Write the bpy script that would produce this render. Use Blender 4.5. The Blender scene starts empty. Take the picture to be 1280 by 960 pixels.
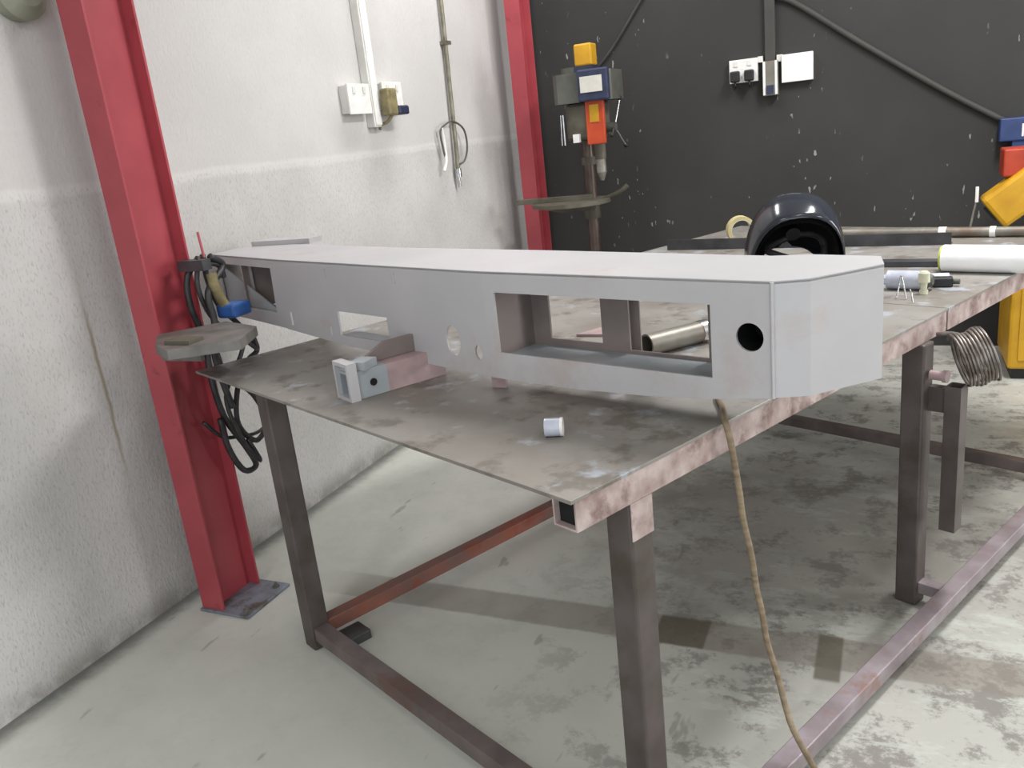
import bpy, bmesh, math, random
from mathutils import Vector, Matrix
from mathutils.geometry import tessellate_polygon
random.seed(7)
S = bpy.context.scene
COL = S.collection
# ---------------------------------------------------------------- camera
cam_d = bpy.data.cameras.new('camera'); cam = bpy.data.objects.new('camera', cam_d); COL.objects.link(cam)
cam_d.sensor_width = 36; cam_d.lens = 1041.85*36/1280; cam_d.clip_start = .05
R = ((0.91105, -0.02267, 0.41166), (0.39844, 0.30499, -0.86500), (-0.10594, 0.95208, 0.28690))
cam.matrix_world = Matrix(((R[0][0], R[0][1], R[0][2], 0), (R[1][0], R[1][1], R[1][2], 0), (R[2][0], R[2][1], R[2][2], 1.55), (0, 0, 0, 1)))
S.camera = cam
# ---------------------------------------------------------------- world, exposure
W = bpy.data.worlds.new('world'); S.world = W; W.use_nodes = True
W.node_tree.nodes['Background'].inputs[0].default_value = (.75, .8, .85, 1)
W.node_tree.nodes['Background'].inputs[1].default_value = .3
S.view_settings.view_transform = 'Standard'; S.view_settings.look = 'None'
S.view_settings.gamma = 1; S.view_settings.use_curve_mapping = False
S.view_settings.exposure = 0.3
# ---------------------------------------------------------------- large lights
def area(name, loc, tgt, sx, sy, power, col=(1, 1, 1)):
    d = bpy.data.lights.new(name, 'AREA'); d.shape = 'RECTANGLE'; d.size = sx; d.size_y = sy; d.energy = power; d.color = col
    o = bpy.data.objects.new(name, d); COL.objects.link(o); o.location = loc
    o.rotation_euler = (Vector(tgt)-Vector(loc)).to_track_quat('-Z', 'Y').to_euler(); return o
LAMPS = [(.75, 3.55, 3.75, .9), (.75, .3, 3.75, .15), (3.7, .6, 3.3, .5), (-1.0, -1.6, 3.75, .27), (-1.75, 4.2, 3.75, .31)]  # the lamp behind the camera is an unseen, added fill
LP = 118
for i, (x, y, z, k) in enumerate(LAMPS):
    area('tube_lamp_light', (x, y, z-.07), (x, y, 0), .3, 1.5, LP*k, (1, .985, .975))
area('front_fill_light', (1.2, -3.85, 1.7), (1.2, 0, 1.3), 4.6, 3.0, 95, (.86, .93, 1))  # soft fill added behind the camera, no door seen there
area('side_doorway_daylight', (5.9, 4.4, 1.7), (0, 2.9, .8), 1.8, 3.0, 215, (1, .985, .99))
# ---------------------------------------------------------------- materials
def s2l(c): return tuple(((x/255)/12.92 if x/255 <= .04045 else ((x/255+.055)/1.055)**2.4) for x in c)
def mat(name, c1, c2=None, scale=6, rough=.6, metal=0, bump=0, bscale=120, detail=6, lo=.35, hi=.65, stretch=None, c3=None, s3=2.0, t3=(.55, .7), bdist=.002):
    m = bpy.data.materials.new(name); m.use_nodes = True; nt = m.node_tree; N = nt.nodes; L = nt.links
    b = N['Principled BSDF']; b.inputs['Roughness'].default_value = rough; b.inputs['Metallic'].default_value = metal
    c2 = c2 or tuple(max(0, x*.86) for x in c1)
    tc = N.new('ShaderNodeTexCoord'); vec = tc.outputs['Object']
    if stretch:
        mp = N.new('ShaderNodeMapping'); mp.inputs['Scale'].default_value = stretch; L.new(vec, mp.inputs[0]); vec = mp.outputs[0]
    n = N.new('ShaderNodeTexNoise'); n.inputs['Scale'].default_value = scale; n.inputs['Detail'].default_value = detail; L.new(vec, n.inputs['Vector'])
    r = N.new('ShaderNodeValToRGB'); r.color_ramp.elements[0].position = lo; r.color_ramp.elements[1].position = hi
    r.color_ramp.elements[0].color = (*s2l(c2), 1); r.color_ramp.elements[1].color = (*s2l(c1), 1); L.new(n.outputs[0], r.inputs[0])
    out = r.outputs[0]
    if c3:
        n3 = N.new('ShaderNodeTexNoise'); n3.inputs['Scale'].default_value = s3; n3.inputs['Detail'].default_value = 8; n3.inputs['Roughness'].default_value = .65; L.new(vec, n3.inputs['Vector'])
        r3 = N.new('ShaderNodeMapRange'); r3.inputs[1].default_value = t3[0]; r3.inputs[2].default_value = t3[1]; L.new(n3.outputs[0], r3.inputs[0])
        mx = N.new('ShaderNodeMix'); mx.data_type = 'RGBA'; L.new(r3.outputs[0], mx.inputs[0]); L.new(out, mx.inputs[6]); mx.inputs[7].default_value = (*s2l(c3), 1); out = mx.outputs[2]
    L.new(out, b.inputs['Base Color'])
    if bump:
        nb = N.new('ShaderNodeTexNoise'); nb.inputs['Scale'].default_value = bscale; nb.inputs['Detail'].default_value = 4; L.new(tc.outputs['Object'], nb.inputs['Vector'])
        bp = N.new('ShaderNodeBump'); bp.inputs['Strength'].default_value = bump; bp.inputs['Distance'].default_value = bdist; L.new(nb.outputs[0], bp.inputs['Height']); L.new(bp.outputs[0], b.inputs['Normal'])
    m['out'] = 1
    return m
class G:      # tiny node graph helper
    def __init__(s, name, rough=.8):
        s.m = bpy.data.materials.new(name); s.m.use_nodes = True; s.N = s.m.node_tree.nodes; s.L = s.m.node_tree.links
        s.b = s.N['Principled BSDF']; s.b.inputs['Roughness'].default_value = rough
        s.tc = s.N.new('ShaderNodeTexCoord'); s.o = s.tc.outputs['Object']
        sp = s.N.new('ShaderNodeSeparateXYZ'); s.L.new(s.o, sp.inputs[0]); s.x, s.y, s.z = sp.outputs
    def v(s, k, i): 
        if isinstance(k, (int, float)): i.default_value = k
        elif isinstance(k, tuple): i.default_value = (*k, 1) if len(k) == 3 else k
        else: s.L.new(k, i)
    def mth(s, op, a, b=0, c=None):
        n = s.N.new('ShaderNodeMath'); n.operation = op; s.v(a, n.inputs[0]); s.v(b, n.inputs[1])
        if c is not None: s.v(c, n.inputs[2])
        return n.outputs[0]
    def rng(s, a, lo, hi, t0=0., t1=1., smooth=True):
        n = s.N.new('ShaderNodeMapRange'); n.interpolation_type = 'SMOOTHSTEP' if smooth else 'LINEAR'
        s.v(a, n.inputs[0])
        for i, k in enumerate((lo, hi, t0, t1)): n.inputs[i+1].default_value = k
        return n.outputs[0]
    def noise(s, sc, det=5, rough=.6, stretch=None, off=0):
        n = s.N.new('ShaderNodeTexNoise'); n.inputs['Scale'].default_value = sc; n.inputs['Detail'].default_value = det; n.inputs['Roughness'].default_value = rough
        mp = s.N.new('ShaderNodeMapping'); mp.inputs['Scale'].default_value = stretch or (1, 1, 1); mp.inputs['Location'].default_value = (off, off*.7, off*.3)
        s.L.new(s.o, mp.inputs[0]); s.L.new(mp.outputs[0], n.inputs['Vector']); return n.outputs[0]
    def mix(s, f, a, b):
        n = s.N.new('ShaderNodeMix'); n.data_type = 'RGBA'; s.v(f, n.inputs[0]); s.v(a, n.inputs[6]); s.v(b, n.inputs[7]); return n.outputs[2]
    def done(s, col, bump=None, strength=.3, dist=.003):
        s.L.new(col, s.b.inputs['Base Color'])
        if bump is not None:
            bp = s.N.new('ShaderNodeBump'); bp.inputs['Strength'].default_value = strength; bp.inputs['Distance'].default_value = dist
            s.L.new(bump, bp.inputs['Height']); s.L.new(bp.outputs[0], s.b.inputs['Normal'])
        return s.m
# left wall: stippled off-white render, brown run below the fitting, grey skirt line
g = G('stippled_wall_paint', .85)
fine = g.noise(90, 3, .6, (1, 1, .45)); big = g.noise(1.7, 5); g2 = g.noise(170, 2, .6, (1, 1, .35))
c = g.mix(g.rng(big, .35, .7), s2l((184, 182, 180)), s2l((196, 194, 192)))
up = g.rng(g.mth('ADD', g.z, g.mth('MULTIPLY', g.noise(3, 3), .03)), 1.535, 1.55)
c = g.mix(g.mth('MULTIPLY', up, .35), c, s2l((200, 197, 195)))
ln_ = g.rng(g.mth('ABSOLUTE', g.mth('SUBTRACT', g.mth('ADD', g.z, g.mth('MULTIPLY', g.noise(3, 3), .03)), 1.54)), .028, .008)
c = g.mix(g.mth('MULTIPLY', ln_, .35), c, s2l((220, 218, 216)))
c = g.mix(g.mth('MULTIPLY', g.rng(g2, .52, .7), g.mth('SUBTRACT', .42, g.mth('MULTIPLY', up, .3))), c, s2l((140, 142, 138)))
sx = g.mth('ABSOLUTE', g.mth('SUBTRACT', g.y, g.mth('ADD', 1.872, g.mth('MULTIPLY', g.noise(6, 2), .035))))
st = g.mth('MULTIPLY', g.rng(sx, .012, .0), g.mth('MULTIPLY', g.rng(g.z, 1.3, 1.0), g.rng(g.z, .45, .75)))
c = g.mix(g.mth('MULTIPLY', st, .75), c, s2l((134, 122, 92)))
dirt = g.mth('MULTIPLY', g.rng(g.z, .12, .0), g.rng(g.noise(9, 5), .3, .6))
c = g.mix(g.mth('MULTIPLY', dirt, .6), c, s2l((120, 116, 104)))
M_WALL = g.done(c, fine, .5, .006)
g = G('dark_grey_wall_paint', .75)
n = g.noise(1.2, 4); c = g.mix(g.rng(n, .3, .7), s2l((43, 43, 42)), s2l((51, 50, 49)))
chip = g.mth('MULTIPLY', g.rng(g.noise(38, 2, .5, (1, 1, .35)), .70, .72), g.rng(g.noise(2.2, 2, off=4.), .48, .6))
c = g.mix(g.mth('MULTIPLY', chip, .6), c, s2l((170, 170, 166)))
M_DARK = g.done(c, g.noise(60), .15, .002)
# floor: pale greenish painted concrete, brown-grey under the bench, greyer and blotched towards the right; a patched strip runs across at y 2.17-2.32
g = G('painted_concrete_floor', .42)
big = g.noise(.9, 6, .6); med = g.noise(6.5, 9, .76, (1, 1, 1), 3.); fine = g.noise(22, 6, .7)
c = g.mix(g.rng(big, .35, .65), s2l((188, 190, 182)), s2l((202, 202, 195)))
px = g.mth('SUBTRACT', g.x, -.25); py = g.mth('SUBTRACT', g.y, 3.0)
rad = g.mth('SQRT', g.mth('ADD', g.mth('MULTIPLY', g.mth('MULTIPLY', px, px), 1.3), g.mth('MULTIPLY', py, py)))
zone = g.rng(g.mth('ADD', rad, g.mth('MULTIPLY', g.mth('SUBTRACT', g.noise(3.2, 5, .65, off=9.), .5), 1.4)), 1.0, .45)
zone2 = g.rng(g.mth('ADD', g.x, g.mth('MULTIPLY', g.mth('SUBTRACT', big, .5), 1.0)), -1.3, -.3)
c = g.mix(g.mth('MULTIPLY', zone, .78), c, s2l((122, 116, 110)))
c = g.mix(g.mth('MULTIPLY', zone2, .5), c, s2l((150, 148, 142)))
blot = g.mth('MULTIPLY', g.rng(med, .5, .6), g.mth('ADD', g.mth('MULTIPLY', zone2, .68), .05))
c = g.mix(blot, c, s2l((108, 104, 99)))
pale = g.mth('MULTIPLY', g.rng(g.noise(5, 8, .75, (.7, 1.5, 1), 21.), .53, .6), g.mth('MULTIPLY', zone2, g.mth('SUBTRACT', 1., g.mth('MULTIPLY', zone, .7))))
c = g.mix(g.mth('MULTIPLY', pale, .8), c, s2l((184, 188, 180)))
yy = g.mth('ADD', g.y, g.mth('MULTIPLY', g.mth('SUBTRACT', fine, .5), .02))
strip = g.mth('MULTIPLY', g.mth('MULTIPLY', g.rng(yy, 2.16, 2.175), g.rng(yy, 2.33, 2.31)), g.rng(g.x, -2.05, -1.6))
c = g.mix(g.mth('MULTIPLY', strip, .6), c, s2l((124, 116, 108)))
sq = g.mth('MULTIPLY', g.mth('MULTIPLY', g.rng(g.x, -.66, -.65), g.rng(g.x, -.49, -.5)), strip)
sq2 = g.mth('MULTIPLY', g.mth('MULTIPLY', g.rng(g.x, -.18, -.17), g.rng(g.x, -.1, -.11)), g.mth('MULTIPLY', g.rng(g.y, 2.1, 2.12), g.rng(g.y, 2.34, 2.32)))
c = g.mix(g.mth('MULTIPLY', g.mth('MAXIMUM', sq, sq2), .75), c, s2l((84, 78, 64)))
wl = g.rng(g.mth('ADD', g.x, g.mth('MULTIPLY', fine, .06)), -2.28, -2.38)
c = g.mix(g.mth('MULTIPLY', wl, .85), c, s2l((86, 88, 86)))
mark = g.mth('MULTIPLY', g.rng(g.noise(9, 3, .5, (1.6, .5, 1), 31.), .69, .74), .4)
c = g.mix(mark, c, s2l((96, 94, 78)))
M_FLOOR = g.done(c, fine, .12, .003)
rr = g.mix(g.rng(med, .4, .6), (.34, .34, .34), (.62, .62, .62)); g.L.new(rr, g.b.inputs['Roughness'])
M_CEIL = mat('white_ceiling_sheet', (205, 205, 200), rough=.9)
M_RED = mat('red_oxide_paint', (166, 70, 78), (154, 62, 70), 5, .38, 0, .1, 60, c3=(120, 46, 46), s3=7, t3=(.62, .7))
M_PLATE = mat('galvanised_base_plate', (136, 142, 154), (112, 116, 124), 14, .5, .2, c3=(92, 88, 78), s3=9, t3=(.55, .65))
g = G('worn_steel_bench_plate', .5)
a1 = g.noise(3.0, 6, .6); a2 = g.noise(8, 6, .65, (1, 1, 1), 5.)
c = g.mix(g.rng(a1, .35, .65), s2l((132, 126, 119)), s2l((150, 147, 142)))
c = g.mix(g.mth('MULTIPLY', g.rng(a2, .52, .66), .75), c, s2l((100, 95, 86)))
c = g.mix(g.mth('MULTIPLY', g.rng(g.noise(9, 4, .6, off=13.), .56, .7), .75), c, s2l((176, 182, 192)))
M_TOP = g.done(c, a2, .1, .002); g.b.inputs['Metallic'].default_value = .35
M_BEAM = mat('rusty_pink_primer_beam', (190, 174, 171), (146, 124, 118), 16, .6, .1, .15, 80, c3=(108, 82, 75), s3=9, t3=(.52, .66), stretch=(1, 1, 1))
M_BLACK = mat('black_lining_void_shade', (12, 11, 11), rough=.9)  # flat black for the lining and for shade inside hollows and holes
M_LEG = mat('brown_bare_steel_tube', (98, 90, 88), (80, 72, 67), 9, .5, .35, c3=(74, 60, 50), s3=5, t3=(.55, .7))
M_RAIL = mat('rusted_lower_rail', (118, 106, 104), (94, 84, 82), 8, .5, .3, c3=(104, 78, 68), s3=3, t3=(.55, .65))
M_RAILR = mat('red_rust_lower_rail', (142, 84, 66), (108, 80, 74), 5, .6, .15, c3=(128, 60, 44), s3=4, t3=(.5, .62))
M_RAILP = mat('worn_shiny_lower_rail', (168, 158, 164), (140, 128, 132), 9, .4, .35, c3=(150, 120, 112), s3=6, t3=(.55, .66))
M_PRIM = mat('grey_etch_primer_steel', (188, 186, 188), (178, 177, 180), 3, .5, .15, .04, 200, c3=(178, 166, 162), s3=3.5, t3=(.55, .72))
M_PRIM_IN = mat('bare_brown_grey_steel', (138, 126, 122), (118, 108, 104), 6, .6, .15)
M_SHELF = mat('blue_grey_steel_shelf', (168, 174, 178), (150, 156, 160), 6, .45, .2)
M_PINK = mat('pinkish_steel_tube', (186, 160, 160), (160, 140, 142), 12, .5, .3)
M_WHITE = mat('white_plastic', (232, 232, 230), (222, 220, 216), 20, .4)
M_TRUNKW = mat('white_plastic_trunking', (222, 220, 216), (206, 204, 198), 9, .5)
M_OLIVE = mat('olive_brown_plug', (140, 130, 92), (110, 100, 70), 30, .6)
M_NAVY = mat('navy_plastic', (44, 52, 82), (34, 40, 62), 20, .5)
M_BRASS = mat('dull_conduit_steel', (140, 136, 118), (110, 106, 92), 20, .45, .5)
M_BLK = mat('black_rubber', (26, 26, 28), (18, 18, 20), 20, .5)
M_CABLE = mat('dark_grey_cable_rubber', (58, 56, 58), (36, 35, 37), 20, .5)
M_YEL = mat('machine_yellow_paint', (206, 158, 30), (184, 136, 24), 7, .45)
M_ORG = mat('orange_red_paint', (204, 84, 40), (184, 66, 34), 9, .45)
M_REDB = mat('dark_orange_paint', (176, 62, 34), (150, 48, 26), 9, .5)
M_BLUE = mat('blue_paint', (46, 66, 116), (36, 54, 96), 9, .5)
M_BLUE2 = mat('bright_blue_plastic', (52, 98, 168), (40, 78, 140), 20, .45)
M_GREY = mat('grey_green_machine_paint', (90, 91, 84), (72, 73, 68), 9, .55)
M_CAST = mat('dull_cast_iron', (104, 100, 88), (76, 72, 62), 8, .6, .2)
M_COLM = mat('brown_machined_column', (104, 90, 84), (78, 66, 60), 9, .4, .5)
M_CHR = mat('bright_steel', (206, 206, 206), (170, 170, 170), 12, .25, .9)
M_LABEL = mat('off_white_label', (206, 204, 196), (196, 194, 186), 30, .6)
M_BEIGE = mat('beige_masking_tape', (198, 186, 142), (182, 168, 124), 20, .7)
M_CORD = mat('tan_flex_cord', (146, 130, 106), (114, 98, 78), 14, .55, stretch=(1, 1, 5))
M_DGREY = mat('dark_grey_painted_trunking', (64, 62, 59), (56, 54, 52), 6, .6)
M_HOSE = mat('grey_brown_wall_pipe', (62, 60, 57), (56, 54, 51), 6, .7)
M_CREAM = mat('cream_plastic', (214, 212, 190), (196, 194, 170), 20, .5)
M_ANGLE = mat('dark_blue_grey_angle_steel', (84, 84, 88), (58, 58, 60), 9, .45, .4)
M_PIPE = mat('dull_grey_pipe', (140, 138, 130), (116, 112, 104), 9, .45, .4, c3=(120, 104, 92), s3=6, t3=(.5, .65))
M_SHELL = mat('glossy_grey_helmet_shell', (48, 51, 59), (42, 45, 52), 3, .16, 0)
M_COIL = mat('bare_coiled_wire', (150, 144, 140), (96, 84, 76), 24, .35, .6)
M_GLASSY = mat('pale_translucent_plastic', (196, 200, 212), (170, 174, 188), 20, .25)
M_GAL = mat('galvanised_bracket', (124, 120, 116), (96, 92, 88), 12, .5, .3)
M_ROLL = mat('bright_white_paper', (252, 252, 250), (244, 244, 244), 8, .7)
em = bpy.data.materials.new('lamp_diffuser'); em.use_nodes = True
e_ = em.node_tree.nodes['Principled BSDF']; e_.inputs['Emission Color'].default_value = (1, .98, .95, 1); e_.inputs['Emission Strength'].default_value = 3
# ---------------------------------------------------------------- mesh helpers
def obj(name, bm, m, parent=None, smooth=False, origin=None):
    bmesh.ops.recalc_face_normals(bm, faces=bm.faces)
    me = bpy.data.meshes.new(name)
    if origin is not None: bmesh.ops.translate(bm, verts=bm.verts, vec=-Vector(origin))
    bm.to_mesh(me); bm.free()
    if smooth:
        for p in me.polygons: p.use_smooth = True
        if smooth != 'all': me.set_sharp_from_angle(angle=math.radians(40))
    for mm in (m if isinstance(m, (list, tuple)) else [m]): me.materials.append(mm)
    o = bpy.data.objects.new(name, me); COL.objects.link(o)
    if origin is not None: o.location = Vector(origin)
    if parent is not None:
        o.parent = parent
        if origin is None: o.matrix_parent_inverse = Matrix.Identity(4)
    return o
def tag(o, label, cat, group=None):
    o['label'] = label; o['category'] = cat
    if group: o['group'] = group
    return o
def thing(name, label, cat, loc=(0, 0, 0), rotz=0, group=None):
    o = bpy.data.objects.new(name, None); COL.objects.link(o); o.location = loc; o.rotation_euler = (0, 0, rotz); o.empty_display_size = .1
    return tag(o, label, cat, group)
def struct(o): o['kind'] = 'structure'; return o
def B(bm, x0, x1, y0, y1, z0, z1, bev=0, M=None):
    r = bmesh.ops.create_cube(bm, size=1)
    m = Matrix.Translation(((x0+x1)/2, (y0+y1)/2, (z0+z1)/2)) @ Matrix.Diagonal((x1-x0, y1-y0, z1-z0, 1))
    if M is not None: m = M @ m
    bmesh.ops.transform(bm, matrix=m, verts=r['verts'])
    if bev:
        ed = list({e for v in r['verts'] for e in v.link_edges})
        bmesh.ops.bevel(bm, geom=ed, offset=bev, segments=2, affect='EDGES', profile=.5)
    return bm
def box(*a, bev=0, M=None): return B(bmesh.new(), *a, bev=bev, M=M)
def cyl(bm, a, b, r, r2=None, n=20, cap=True):
    a = Vector(a); b = Vector(b); d = b-a
    m = Matrix.Translation((a+b)/2) @ d.to_track_quat('Z', 'Y').to_matrix().to_4x4()
    bmesh.ops.create_cone(bm, cap_ends=cap, segments=n, radius1=r, radius2=r if r2 is None else r2, depth=d.length, matrix=m)
    return bm
def C_(*a, **k): return cyl(bmesh.new(), *a, **k)
def sect(bm, pts, a, b, x_dir):      # closed 2D outline swept from a to b; outline axes: x_dir and (dir x x_dir)
    a = Vector(a); b = Vector(b); d = (b-a).normalized(); X = Vector(x_dir); X = (X - d*X.dot(d)).normalized(); Y = d.cross(X)
    va = [bm.verts.new(a+X*p[0]+Y*p[1]) for p in pts]; vb = [bm.verts.new(b+X*p[0]+Y*p[1]) for p in pts]
    n = len(pts)
    for i in range(n): bm.faces.new((va[i], va[(i+1) % n], vb[(i+1) % n], vb[i]))
    for t in tessellate_polygon([[Vector((p[0], p[1], 0)) for p in pts]]):
        bm.faces.new([va[i] for i in t]); bm.faces.new([vb[i] for i in t])
    return bm
def hollow(bm, w, h, t, a, b, x_dir):     # hollow rectangular tube, open ends
    a = Vector(a); b = Vector(b); d = (b-a).normalized(); X = Vector(x_dir); X = (X - d*X.dot(d)).normalized(); Y = d.cross(X)
    q = [(-1, -1), (1, -1), (1, 1), (-1, 1)]
    L = []
    for c in (a, b):
        L.append(([bm.verts.new(c+X*(p[0]*w/2)+Y*(p[1]*h/2)) for p in q], [bm.verts.new(c+X*(p[0]*(w/2-t))+Y*(p[1]*(h/2-t))) for p in q]))
    for i in range(4):
        j = (i+1) % 4
        bm.faces.new((L[0][0][i], L[0][0][j], L[1][0][j], L[1][0][i])); bm.faces.new((L[0][1][j], L[0][1][i], L[1][1][i], L[1][1][j]))
        for k in (0, 1): bm.faces.new((L[k][0][i], L[k][1][i], L[k][1][j], L[k][0][j]))
    return bm
def ring(bm, c, ax, r, rin, h, n=32):      # pipe section
    ax = Vector(ax).normalized(); X = ax.orthogonal().normalized(); Y = ax.cross(X); c = Vector(c)
    V = []
    for k in range(n):
        t = 2*math.pi*k/n; d = X*math.cos(t)+Y*math.sin(t)
        V.append([bm.verts.new(c+d*r-ax*h/2), bm.verts.new(c+d*r+ax*h/2), bm.verts.new(c+d*rin+ax*h/2), bm.verts.new(c+d*rin-ax*h/2)])
    for k in range(n):
        for j in range(4): bm.faces.new((V[k][j], V[k][(j+1) % 4], V[(k+1) % n][(j+1) % 4], V[(k+1) % n][j]))
    return bm
def cat(pts, sub=6):      # Catmull-Rom resample
    P = [Vector(p) for p in pts]; P = [2*P[0]-P[1]]+P+[2*P[-1]-P[-2]]; out = []
    for i in range(1, len(P)-2):
        for k in range(sub):
            t = k/sub; a, b, c, d = P[i-1:i+3]
            out.append(.5*((2*b)+(c-a)*t+(2*a-5*b+4*c-d)*t*t+(3*b-a-3*c+d)*t**3))
    return out+[P[-2]]
def tube(bm, pts, r, n=10, sub=6, closed=False):
    P = cat(pts, sub) if sub > 1 else [Vector(p) for p in pts]
    rings = []; up = Vector((0, 0, 1)); t0 = (P[1]-P[0]).normalized(); X = t0.orthogonal().normalized()
    for i, p in enumerate(P):
        t = (P[min(i+1, len(P)-1)]-P[max(i-1, 0)]).normalized(); X = (X-t*X.dot(t)).normalized(); Y = t.cross(X)
        rings.append([bm.verts.new(p+(X*math.cos(2*math.pi*k/n)+Y*math.sin(2*math.pi*k/n))*r) for k in range(n)])
    for a, b in zip(rings, rings[1:]):
        for k in range(n): bm.faces.new((a[k], a[(k+1) % n], b[(k+1) % n], b[k]))
    bm.faces.new(rings[0][::-1]); bm.faces.new(rings[-1]); return bm
def T_(*a, **k): return tube(bmesh.new(), *a, **k)
def plate(bm, P, Q, outline, holes, t):     # vertical plate along P->Q; outline and holes in (s, z); t thick, to the back
    P = Vector(P); Q = Vector(Q); d = (Q-P).normalized(); n = Vector((-d.y, d.x))
    loops = [outline]+holes
    def w(s, z, k): q = P+d*s+n*(t*k); return Vector((q.x, q.y, z))
    F = [[bm.verts.new(w(s, z, 0)) for s, z in lp] for lp in loops]; K = [[bm.verts.new(w(s, z, 1)) for s, z in lp] for lp in loops]
    ff = [v for l in F for v in l]; kk = [v for l in K for v in l]
    for tr in tessellate_polygon([[Vector((s, z, 0)) for s, z in lp] for lp in loops]):
        try: bm.faces.new([ff[i] for i in tr]); bm.faces.new([kk[i] for i in reversed(tr)])
        except ValueError: pass
    for a, b in zip(F, K):
        m = len(a)
        for i in range(m): bm.faces.new((a[i], b[i], b[(i+1) % m], a[(i+1) % m]))
    return bm
def circ(s, z, r, n=24, rz=None): return [(s+r*math.cos(2*math.pi*k/n), z+(rz or r)*math.sin(2*math.pi*k/n)) for k in range(n)]
def rect(s0, s1, z0, z1): return [(s0, z0), (s1, z0), (s1, z1), (s0, z1)]
def slab(bm, pts, z0, z1):
    a = [bm.verts.new((p[0], p[1], z0)) for p in pts]; b = [bm.verts.new((p[0], p[1], z1)) for p in pts]; n = len(pts)
    for tr in tessellate_polygon([[Vector((p[0], p[1], 0)) for p in pts]]):
        bm.faces.new([a[i] for i in tr]); bm.faces.new([b[i] for i in tr])
    for i in range(n): bm.faces.new((a[i], a[(i+1) % n], b[(i+1) % n], b[i]))
    return bm
def text(name, s, size, M, m, parent):
    cu = bpy.data.curves.new(name, 'FONT'); cu.body = s; cu.size = size; cu.extrude = .0008; cu.align_x = 'CENTER'; cu.align_y = 'CENTER'
    tmp = bpy.data.objects.new(name, cu); COL.objects.link(tmp); bpy.context.view_layer.update()
    me = bpy.data.meshes.new_from_object(tmp.evaluated_get(bpy.context.evaluated_depsgraph_get())); bpy.data.objects.remove(tmp)
    me.transform(M); me.materials.append(m); o = bpy.data.objects.new(name, me); COL.objects.link(o); o.parent = parent; return o
# ---------------------------------------------------------------- setting
XW, YW = -2.419, 5.65
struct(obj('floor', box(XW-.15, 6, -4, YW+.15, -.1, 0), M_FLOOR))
struct(obj('wall_left', box(XW-.15, XW, -4, YW, 0, 3.9), M_WALL))
struct(obj('wall_back', box(XW-.15, 6, YW, YW+.15, 0, 3.9), M_DARK))
struct(obj('wall_right', box(6, 6.15, -4, YW, 0, 3.9), M_CEIL))
bm = bmesh.new()      # front wall behind the camera with an unseen opening made for the added fill
B(bm, XW, -1.2, -4.15, -4, 0, 3.9); B(bm, 3.6, 6, -4.15, -4, 0, 3.9); B(bm, -1.2, 3.6, -4.15, -4, 3.3, 3.9)
struct(obj('wall_front', bm, M_CEIL))
struct(obj('ceiling', box(XW-.15, 6.15, -4.15, YW+.15, 3.9, 4.0), M_CEIL))
# red steel columns
def column(y, x0, w, dep, label):
    t = thing('steel_column', label, 'column', (x0+w/2, y+dep/2, 0)); o = Vector(t.location)
    tf = .009
    bm = bmesh.new(); xm = x0+w/2
    B(bm, xm-.004, xm+.004, y+tf, y+dep-tf, .012, 3.9)
    obj('web', bm, M_RED, t, origin=o).location = (0, 0, 0)
    for a in (y, y+dep-tf): obj('flange', box(x0, x0+w, a, a+tf, .012, 3.9, bev=.0012), M_RED, t, origin=o).location = (0, 0, 0)
    return t, o
def part(name, bm, m, t, smooth=False):      # bm in world coordinates, parented to an unrotated thing
    o = obj(name, bm, m, t, smooth, origin=t.location); o.location = (0, 0, 0); return o
t, o = column(1.945, -2.275, .1, .2, 'red steel column standing near, left of the workbench')
part('base_plate', box(-2.28, -2.055, 1.935, 2.17, 0, .012, bev=.002), M_PLATE, t)
for x, y in ((-2.09, 1.97), (-2.09, 2.135)):
    part('anchor_bolt', cyl(C_((x, y, .012), (x, y, .02), .013, n=6), (x, y, .02), (x, y, .032), .006, n=10), M_GAL, t)
t, o = column(5.30, -2.285, .105, .18, 'red steel column standing far away in the corner by the dark wall')
part('base_plate', box(-2.3, -2.1, 5.27, 5.51, 0, .012), M_PLATE, t)
# ceiling tube lamps
for i, (x, y, z, k) in enumerate(LAMPS):
    t = thing('tube_lamp', ['tube lamp hanging over the far end of the workbench', 'tube lamp hanging over the near end of the workbench', 'tube lamp hanging over the right side of the workshop', 'unseen tube lamp added behind the camera as fill', 'tube lamp hanging near the pale wall and the far column'][i], 'lamp', (x, y, z))
    part('housing', box(x-.09, x+.09, y-.75, y+.75, z-.02, z+.04), M_WHITE, t)
    for s in (-.04, .04): part('tube', C_((x+s, y-.73, z-.04), (x+s, y+.73, z-.04), .014), em, t, True)
    for s in (-.6, .6): part('hanger', C_((x, y+s, z+.04), (x, y+s, 3.9), .004, n=6), M_GREY, t)
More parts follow.
